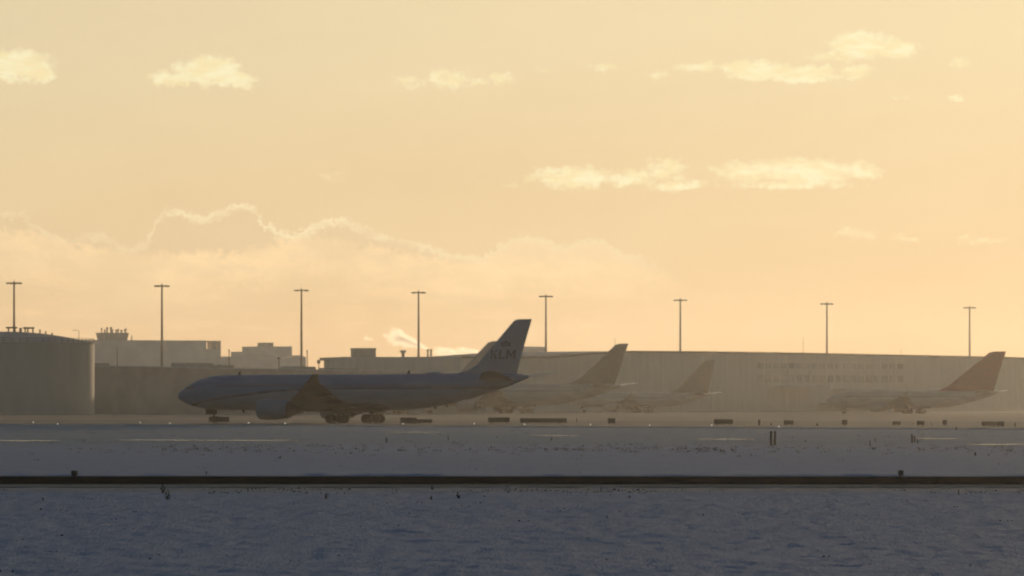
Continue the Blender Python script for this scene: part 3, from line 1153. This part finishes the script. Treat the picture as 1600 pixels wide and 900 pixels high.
for i in range(m_):
    a, b_ = 2 * math.pi * i / m_, 2 * math.pi * (i + 1) / m_
    pa = (rad * math.sin(a), rad * math.cos(a))
    pb = (rad * math.sin(b_), rad * math.cos(b_))
    mb.tube((*pa, zr + .2), (*pa, zr + 1.5), .06, n=5)
    for h in (.85, 1.5):
        mb.tube((*pa, zr + h), (*pb, zr + h), .05, n=5)
mb.build('railing', steel, tank)
mb = MB()
s_ = F / TY
for px, py in ((14, 511.5), (24, 511.5), (40, 511), (44, 512), (52, 512), (33, 513), (63, 515), (72, 518), (82, 520)):
    X = (px - 8) / s_
    z = CH + (HOR - py) / s_
    mb = MB()
    mb.tube((X, -1, dz(abs(X)) - .2), (X, -1, z), .2, n=6)
    if px in (14, 44):
        mb.box(X + (.9 if px == 14 else .3), -1, z - .1, 3.2, 1.0, .45)
    if px == 33:
        mb.box(X, -1, z - .5, .8, .6, 1.2)
    mb.build('roof_fitting', steel, tank)
mb = MB()
for i in range(40):
    a = -math.pi * .62 + i * .022
    mb.box(rad * 1.02 * math.sin(a), -rad * 1.02 * math.cos(a + math.pi * 0) * 1.0, 1 + i * (zr - 1) / 40, 1.0, .8, .12)
mb.build('stair', steel, tank)

# small lamp post on the tank's right shoulder
X, Y, z = P(116.5, 515, TY - 2)
lp = empty('lamp_post', (X, Y + rad * .55, dz(rad * .6) - 3.0))
tag(lp, 'thin lamp post with one arm rising over the tank rim', 'lamp post')
hh = z - (dz(rad * .6) - 3.0)
MB().tube((0, 0, 0), (0, 0, hh), .09, .06, 8).build('pole', steel, lp)
MB().tube((0, 0, hh - .1), (-1.3, 0, hh + .1), .06, .05, 6).tube((-1.3, 0, hh + .1), (-1.6, 0, hh - .1), .1, .12, 6).build('arm', steel, lp)

# small posts standing on roofs in the distance
for px, yt, yb, Y, lab in ((183, 544, 574, 1750, 'thin post before the pale hangar, beside the tank'),
                           (358, 548, 576, 1750, 'thin post right of the open frame of the far hangar'),
                           (436, 560, 577, 1750, 'short post with small box in front of the stepped block'),
                           (480, 549, 577, 1750, 'thin post beside the rounded end of the stepped block'),
                           (498, 566, 580, 1750, 'short stub post with square head right of the stepped block'),
                           (961, 529, 540, 1950, 'hair-thin aerial above the tall parked fin'),
                           (1255, 526, 553, 2200, 'hair-thin aerial on the terminal skyline'),
                           (1408, 545, 556, 2200, 'short hair-thin aerial right of the window rows')):
    X, _, zt_ = P(px, yt, Y)
    o = empty('post', (X, Y, 0))
    tag(o, lab, 'post', 'thin posts on the skyline')
    thin = 'hair' in lab
    MB().tube((0, 0, 0), (0, 0, zt_), .10 if thin else .22, .07 if thin else .16, 8).build('pole', steel, o)
    if not thin:
        wdt = {436: 1.3, 498: 1.1}.get(px, .5)
        MB().box(0, 0, zt_ + .15, wdt, .6, 1.3 if px == 498 else .5).build('head', steel, o)

# --- floodlight masts


def make_mast():
    root = empty('floodlight_mast', (0, 0, 0))
    H = 38.0
    MB().tube((0, 0, 0), (0, 0, 13), .52, .42, 16).tube((0, 0, 13), (0, 0, 26), .415, .33, 16).tube((0, 0, 26), (0, 0, H - .3), .325, .25, 16).build('pole', steel, root, smooth=True)
    h = MB()
    n = 24
    for r, z in ((1.9, H - .55), (1.0, H - .5)):
        for i in range(n):
            a, b = 2 * math.pi * i / n, 2 * math.pi * (i + 1) / n
            h.tube((r * math.cos(a), r * math.sin(a), z), (r * math.cos(b), r * math.sin(b), z), .07, n=6)
    for i in range(6):
        a = math.pi * i / 3
        h.tube((0, 0, H - .75), (2.0 * math.cos(a), 2.0 * math.sin(a), H - .5), .06, n=6)
    h.tube((0, 0, H - .9), (0, 0, H - .1), .30, .25, 10)
    h.tube((0, 0, H - .1), (0, 0, H + .6), .04, .03, 6)
    h.build('head_ring', steel, root)
    for i in range(10):
        a = 2 * math.pi * i / 10 + .2
        x, y = 2.05 * math.cos(a), 2.05 * math.sin(a)
        MB().box(0, 0, 0, .55, .5, .38).build('floodlight', steel, root)
        o = root.children[-1] if False else [c for c in COL.objects if c.parent == root][-1]
        o.location = (x, y, H - .62)
        o.rotation_euler = (0, R(18), a)
    return root


mast = make_mast()
masts = [(22, 439.5, 'floodlight mast rising behind the round tank at the left edge'),
         (253, 444, 'floodlight mast in front of the pale hangar, left of the blue airliner\'s nose'),
         (471, 451, 'floodlight mast beside the rounded end of the stepped block'),
         (654, 454.5, 'floodlight mast crossing the steam plume above the blue fuselage'),
         (853, 460.5, 'floodlight mast just right of the blue airliner\'s fin'),
         (1063, 466.5, 'floodlight mast between the tall parked fin and the window rows'),
         (1292, 472.5, 'floodlight mast above the terminal\'s window rows'),
         (1515, 478.5, 'floodlight mast just left of the red fin')]
for i, (px, py, lab) in enumerate(masts):
    o = mast if i == 0 else copy_tree(mast)
    Y = 49.0 * F / (HOR - py)
    o.location = ((px - 800) / F * Y, Y, 0)
    o.scale = (1.37, 1.37, 1.37)
    o.rotation_euler = (0, 0, i * .7)
    tag(o, lab, 'floodlight mast', 'floodlight masts along the apron')

# ------------------------------------------------------------------ taxiway signs
sign_m = mat('sign_back', (0.06, 0.057, 0.05), 0.6, var=0.15)
sign_b = mat('sign_back_brown', (0.085, 0.062, 0.05), 0.6, var=0.15)
sign_g = mat('sign_back_green', (0.05, 0.06, 0.035), 0.6, var=0.15)


def sign(xa, xb, yt, yb, lab, m=sign_m, feet=2):
    Y = GY(yb)
    s = Y / F
    X = ((xa + xb) / 2 - 800) * s
    wd, ht = (xb - xa) * s, (yb - yt) * s
    o = empty('taxiway_sign', (X, Y, 0))
    tag(o, lab, 'sign', 'taxiway signs seen from behind')
    foot = min(.14, ht * .2)
    b = MB().box(0, 0, foot + (ht - foot) / 2, wd, .24, ht - foot)
    b.build('panel', m, o, bevel=.02)
    fr = MB()
    for z in (foot + .03, ht - .02):
        fr.box(0, -.125, z, wd + .02, .03, .06)
    nd = max(1, round(wd / 1.2))
    for i in range(nd + 1):
        fr.box(-wd / 2 + wd * i / nd, -.128, foot + (ht - foot) / 2, .05, .03, ht - foot + .03)
    fr.build('frame', sign_m, o)
    for sx in ((-1, 1) if feet == 2 else (0,)):
        MB().box(sx * wd * .36, 0, foot / 2, .12, .12, foot).tube((sx * wd * .36, 0, 0), (sx * wd * .36, 0, .03), .18, .18, 10).build('leg', sign_m, o)
    return o


for a in ((326.5, 357.5, 651.5, 660.8, 'dark low sign right in front of the blue airliner\'s nose wheel'),
          (625.5, 651, 652.5, 663, 'dark sign just behind the airliner\'s far main wheels, taller half of a stepped pair'),
          (651, 675, 655.3, 662, 'low dark sign, flatter half of the stepped pair under the rear fuselage'),
          (763, 796, 652.3, 661.5, 'dark oblong sign under the blue airliner\'s fin'),
          (813, 885, 653.5, 662, 'longest greenish sign of the row, right of the airliner\'s tail', sign_g),
          (950, 961, 653.5, 662.5, 'small square sign under the tall parked fin'),
          (1115.5, 1145, 655.3, 664, 'brown oblong sign under the faint parked fin', sign_b),
          (1225, 1239.5, 656.8, 664.5, 'small brown sign right of a thin marker post', sign_b),
          (1316, 1323.5, 656, 665, 'upright square sign below the terminal\'s window rows'),
          (1395, 1407, 658.6, 664.8, 'low small sign below the right end of the window rows'),
          (1432.5, 1444, 657.6, 665.2, 'small square sign below the pale wing of the red-finned airliner'),
          (1473, 1479.5, 656.5, 665, 'narrow upright sign under the red-finned airliner'),
          (1534, 1556, 658.8, 666.5, 'dark sign at far right, wider half of a touching pair'),
          (1557.5, 1568.5, 658.8, 667, 'dark sign at far right, smaller half of a touching pair')):
    sign(*a, feet=2 if a[1] - a[0] > 9 else 1)


# marker posts
def marker(px, yt, yb, wpx, lab, cat='marker post', grp='marker posts in the snow', cap=True):
    Y = GY(yb)
    s = Y / F
    o = empty('marker_post', ((px - 800) * s, Y, -.02))
    tag(o, lab, cat, grp)
    h, r = (yb - yt) * s, wpx * s / 2
    MB().tube((0, 0, 0), (0, 0, h * .86), r * .85, r * .8, 12).build('post', sign_m, o, smooth=True)
    if cap:
        MB().tube((0, 0, h * .86), (0, 0, h), r, r * .9, 12).build('cap', steel, o, smooth=True)
    return o


for a in ((604, 683, 691.5, 2.4, 'short dark stake in the thin snow below the rear fuselage'),
          (700.5, 680, 687, 2.2, 'short dark stake in the thin snow below the airliner\'s fin'),
          (862, 683.5, 688, 2.4, 'tiny dark stub below the longest sign'),
          (1186.5, 655.5, 664, 4.6, 'thin dark post between two brown signs'),
          (1205, 673, 696, 5.2, 'dark thick post, left of the tallest pair in the field'),
          (1211, 673, 695.5, 4.8, 'dark thick post, right of the tallest pair in the field'),
          (1360, 687, 696.5, 2.2, 'thin dark stake right of the tallest pair of posts'),
          (1367.5, 684, 690, 2.0, 'tiny stake just behind another thin stake'),
          (1425, 678, 692, 3.6, 'dark post, tallest of a cluster of three on the right'),
          (1429, 680.5, 691, 3.4, 'dark post, middle one of a cluster of three on the right'),
          (1434, 686, 692, 2.4, 'shortest dark stub of a cluster of three on the right'),
          (1259, 687, 690.5, 2.2, 'tiny stub right of the tallest pair of posts'),
          (1524, 706, 711.5, 3.6, 'small dark stump in the tufts at the right'),
          (1498, 764, 772, 2.0, 'thin stick in front of the dark road at the right'),
          (901, 653.5, 660, 2.2, 'tiny thin post right of the longest sign'),
          (1205, 660.5, 665, 2.4, 'tiny stub left of the second brown sign'),
          (1277, 661.5, 665, 3.0, 'tiny stub between the brown sign and the upright square sign'),
          (1428, 659, 664, 2.0, 'tiny stub just left of a small square sign'),
          (1456, 660, 665, 1.8, 'tiny stub left of the narrow upright sign'),
          (1586, 660, 667, 2.6, 'tiny post at the far right end of the sign row'),
          (1494, 667, 672, 2.2, 'tiny stub on the snow ridge below the red-finned airliner')):
    marker(*a)

# two squat boxes on the far side of the road
Y = 200.5
for px, w_, h_, lab, rnd_ in ((116.5, .23, .25, 'squat dark box beside the road at the left', False), (1407.5, .21, .25, 'squat rounded dark drum beside the road at the right', True)):
    o = empty('marker_box', ((px - 800) / F * Y, Y, -.03))
    o.rotation_euler = (0, 0, R(-22))
    tag(o, lab, 'marker', 'markers beside the road')
    if rnd_:
        MB().tube((0, 0, 0), (0, 0, .07), .07, .07, 14).build('foot', sign_m, o)
        mb = MB()
        mb.loft([[(r * math.cos(t), r * math.sin(t), z) for t in [2 * math.pi * i / 16 for i in range(16)]] for z, r in ((.07, .07), (.12, .11), (.22, .12), (.28, .11), (.30, .07))])
        mb.build('drum', sign_m, o, smooth=True)
    else:
        MB().box(0, 0, .04, .1, .1, .08).build('foot', sign_m, o)
        MB().box(0, 0, .18, w_, .2, .21).build('housing', sign_m, o, bevel=.02)

# edge lights (lit) along the taxiway
lit = mat('lit_lens', (0.8, 0.8, 0.8), 0.3, emit=(1.0, .93, .8, 1.8))
first = None
for px, py in ((52, 661.3), (90, 663.8), (219, 661.5), (265.5, 662.8), (388.5, 662.2), (445.5, 663), (629.5, 663.6), (741, 663.2), (819.5, 664.8), (922.5, 664.9),
               (1015, 666), (1112, 666), (1217, 668)):
    Y = GY(py + 0.6)
    if first is None:
        o = empty('edge_light', (0, 0, 0))
        MB().tube((0, 0, 0), (0, 0, .16), .05, .04, 10).tube((0, 0, 0), (0, 0, .02), .13, .13, 12).build('stem', sign_m, o)
        MB().tube((0, 0, .16), (0, 0, .22), .06, .055, 12).tube((0, 0, .22), (0, 0, .245), .055, .025, 12).build('lens', lit, o, smooth=True)
        first = o
    else:
        o = copy_tree(first)
    o.location = ((px - 800) / F * Y, Y, 0)
    tag(o, 'small lit white edge light on the taxiway edge', 'edge light', 'taxiway edge lights')

# ------------------------------------------------------------------ weeds and tufts
weed_m = mat('dry_weed', (0.035, 0.03, 0.022), 0.9, var=0.3, vscale=5)


def blade(mb, x, y, z, h, lean, az, wd):
    dx, dy = math.cos(az), math.sin(az)
    px_, py_ = -dy * wd / 2, dx * wd / 2
    mid = (x + dx * lean * .4, y + dy * lean * .4, z + h * .6)
    tip = (x + dx * lean, y + dy * lean, z + h)
    mb.add([(x - px_, y - py_, z), (x + px_, y + py_, z), (mid[0] + px_ * .7, mid[1] + py_ * .7, mid[2]), (mid[0] - px_ * .7, mid[1] - py_ * .7, mid[2]), tip],
           [(0, 1, 2, 3), (3, 2, 4)])


gh = lambda x, y: float(ground_height(np.array([x]), np.array([y]))[0])


def weed(px, py, h, w, seed, lab):
    r = random.Random(seed)
    Y = GY(py)
    X = (px - 800) / F * Y
    mb = MB()
    for i in range(int(8 + h * 50)):
        a = r.uniform(0, 6.28)
        rr_ = abs(r.gauss(0, w * .16))
        blade(mb, rr_ * math.cos(a), rr_ * math.sin(a), -.04, h * r.uniform(.35, 1.0), w * r.uniform(.05, .5), r.uniform(0, 6.28), r.uniform(.012, .03))
    # seed heads / leaves
    for i in range(int(h * 26)):
        a = r.uniform(0, 6.28)
        z = h * r.uniform(.3, .95)
        q = w * r.uniform(0, .35)
        x, y, s = q * math.cos(a), q * math.sin(a), r.uniform(.015, .03)
        mb.add([(x - s, y, z), (x, y, z - s * 1.6), (x + s, y, z), (x, y + .01, z + s * 1.8)], [(0, 1, 2, 3)])
    o = mb.build('weed', weed_m)
    o.location = (X, Y, gh(X, Y))
    tag(o, lab, 'weed', 'dry weeds in the snow')


for a in ((254.5, 770, .36, .22, 1, 'taller dry weed standing before the road at the left'),
          (262, 779.5, .30, .22, 2, 'dry weed just in front of the taller one at the left'),
          (510, 779, .20, .22, 3, 'leaning dry weed below the airliner\'s engine'),
          (716.5, 778.5, .22, .2, 4, 'small pointed dry weed in snow right of centre-left'),
          (322, 740, .13, .16, 5, 'tiny dark weed just behind the road, below the nose'),
          (674, 779, .13, .12, 6, 'tiny weed left of the small pointed one'),
          (757, 776, .10, .14, 7, 'tiny weed right of the small pointed one'),
          (982, 777, .07, .16, 9, 'low dark clump right of centre in front of the road'),
          (675, 764, .14, .16, 10, 'dark weed on the sandy verge of the road'),
          (67, 782, .09, .14, 11, 'tiny weed at far left in front of the road'),
          (792, 762, .1, .2, 12, 'low dark clump on the verge at centre'),
          (437, 716, .16, .6, 13, 'dark flat clump in the snow beyond the road'),
          (1118, 704, .3, .5, 14, 'dark tuft in the tuft row right of centre')):
    weed(*a)

mb = MB()
r = random.Random(21)


def tuft(X, Y, h, n, spread):
    z = gh(X, Y)
    for _ in range(n):
        blade(mb, X + r.gauss(0, spread), Y + r.gauss(0, spread), z - .02, h * r.uniform(.5, 1.1), h * r.uniform(.1, .7), r.uniform(0, 6.28), r.uniform(.03, .07))


for i in range(1250):
    py = r.gauss(701, 4.2)
    Y = GY(max(694, py))
    X = r.uniform(-900, 900) / F * Y
    if math.sin(X * .23) + math.sin(X * .071 + 1) + r.gauss(0, .8) > -.2:
        tuft(X, Y, r.uniform(.05, .16), 5, .12)
for i in range(170):
    Y = r.uniform(340, 560)
    X = r.uniform(-880, 880) / F * Y
    tuft(X, Y, r.uniform(.06, .2), 5, .3)
for i in range(420):
    Y = r.uniform(164, 174)
    X = r.uniform(-880, 880) / F * Y
    if math.sin(X * .5) + math.sin(X * .21 + 2) + r.gauss(0, .7) > .3:
        tuft(X, Y, r.uniform(.03, .08), 6, .15)
for i in range(260):
    Y = 84 + 90 * r.random() ** .8
    X = r.uniform(-880, 880) / F * Y
    tuft(X, Y, r.uniform(.01, .05), 4, .12)
for i in range(90):
    Y = r.uniform(203, 290)
    X = r.uniform(-880, 880) / F * Y
    tuft(X, Y, r.uniform(.02, .08), 4, .15)
tag(mb.build('grass', weed_m), kind='stuff')


# ------------------------------------------------------------------ steam
def steam_mat(name, dens, nscale, lo, hi, mouth=0.10, fade_in=.03):
    m = bpy.data.materials.new(name)
    m.use_nodes = True
    t = m.node_tree
    N.t = t
    t.nodes.clear()
    pv = t.nodes.new('ShaderNodeVolumePrincipled')
    pv.inputs['Color'].default_value = (.98, .97, .95, 1)
    pv.inputs['Anisotropy'].default_value = 0.8
    tc = t.nodes.new('ShaderNodeTexCoord')
    o = N(tc.outputs['Object'])
    x, y, z = nsep(o)
    # x runs 0 (mouth) to 1 (old end): widens and thins with age
    wdt = mouth + x.max(0.0) * (1.0 - mouth)
    rr_ = N.op('SQRT', y * y + z * z) / wdt
    nz = nnoise(ncombine(x * 3.0, y * 1.2, z * 1.2), nscale, 4, 0.6)
    d = (nz + (1.0 - rr_) * 0.5).smooth(lo, hi) * x.smooth(-.01, fade_in) * (1.0 - x.smooth(.6, 1.0)) / (0.55 + x.max(0.0) * 1.0)
    nlink(d * dens, pv.inputs['Density'])
    out = t.nodes.new('ShaderNodeOutputMaterial')
    t.links.new(pv.outputs[0], out.inputs['Volume'])
    return m


def steam(p0, p1, wid, m, lab):
    """A puff whose axis runs from p0 (mouth) to p1; wid is the half width at the old end."""
    a, b = np.array(p0), np.array(p1)
    L = np.linalg.norm(b - a)
    mb = MB()
    rings = []
    for u in (0, .15, .35, .6, .85, 1.0):
        rr_ = .6 + .45 * u if u < 1 else .7
        rings.append([(u, rr_ * math.cos(t), rr_ * math.sin(t)) for t in [2 * math.pi * i / 20 for i in range(20)]])
    mb.loft(rings)
    o = mb.build('steam', m, None, smooth=True)
    import mathutils
    d = mathutils.Vector((b - a) / L)
    o.rotation_mode = 'QUATERNION'
    o.rotation_quaternion = mathutils.Vector((1, 0, 0)).rotation_difference(d)
    o.location = p0
    o.scale = (L, wid, wid)
    tag(o, lab, 'steam', kind='stuff')


SY = 2400
sm1 = steam_mat('steam_vapour', 0.8, 3.0, .42, .95)
sm3 = steam_mat('billowing_vapour', 0.6, 3.2, .48, .95, 0.8, .35)
sm2 = steam_mat('thin_steam_vapour', 0.4, 2.2, .55, .9)
steam(P(669, 545, SY), P(603, 521, SY), 5.4, sm1, 'white steam plume drifting left from the chimneys')
steam(P(585, 531, SY), P(566, 528, SY), 2.2, sm2, 'faint small steam puff over the hall\'s roof box')
steam(P(612, 528, SY), P(596, 522, SY), 2.0, sm2, 'faint small steam puff left of the plume')
steam(P(716, 552, SY), P(674, 549, SY), 3.4, sm3, 'low billow of steam right of the chimneys')
steam(P(752, 554, SY), P(708, 549, SY), 3.4, sm3, 'low billow of steam beside the pale parked fin')


# ------------------------------------------------------------------ haze
hz = MB().box(0, 1700, 29, 3600, 3900, 60)
hm = bpy.data.materials.new('haze_air')
hm.use_nodes = True
t = hm.node_tree
t.nodes.clear()
pv = t.nodes.new('ShaderNodeVolumePrincipled')
pv.inputs['Color'].default_value = (.93, .90, .86, 1)
pv.inputs['Density'].default_value = HAZE_DENS
pv.inputs['Anisotropy'].default_value = HAZE_G
ou = t.nodes.new('ShaderNodeOutputMaterial')
t.links.new(pv.outputs[0], ou.inputs['Volume'])
tag(hz.build('haze', hm), kind='stuff')
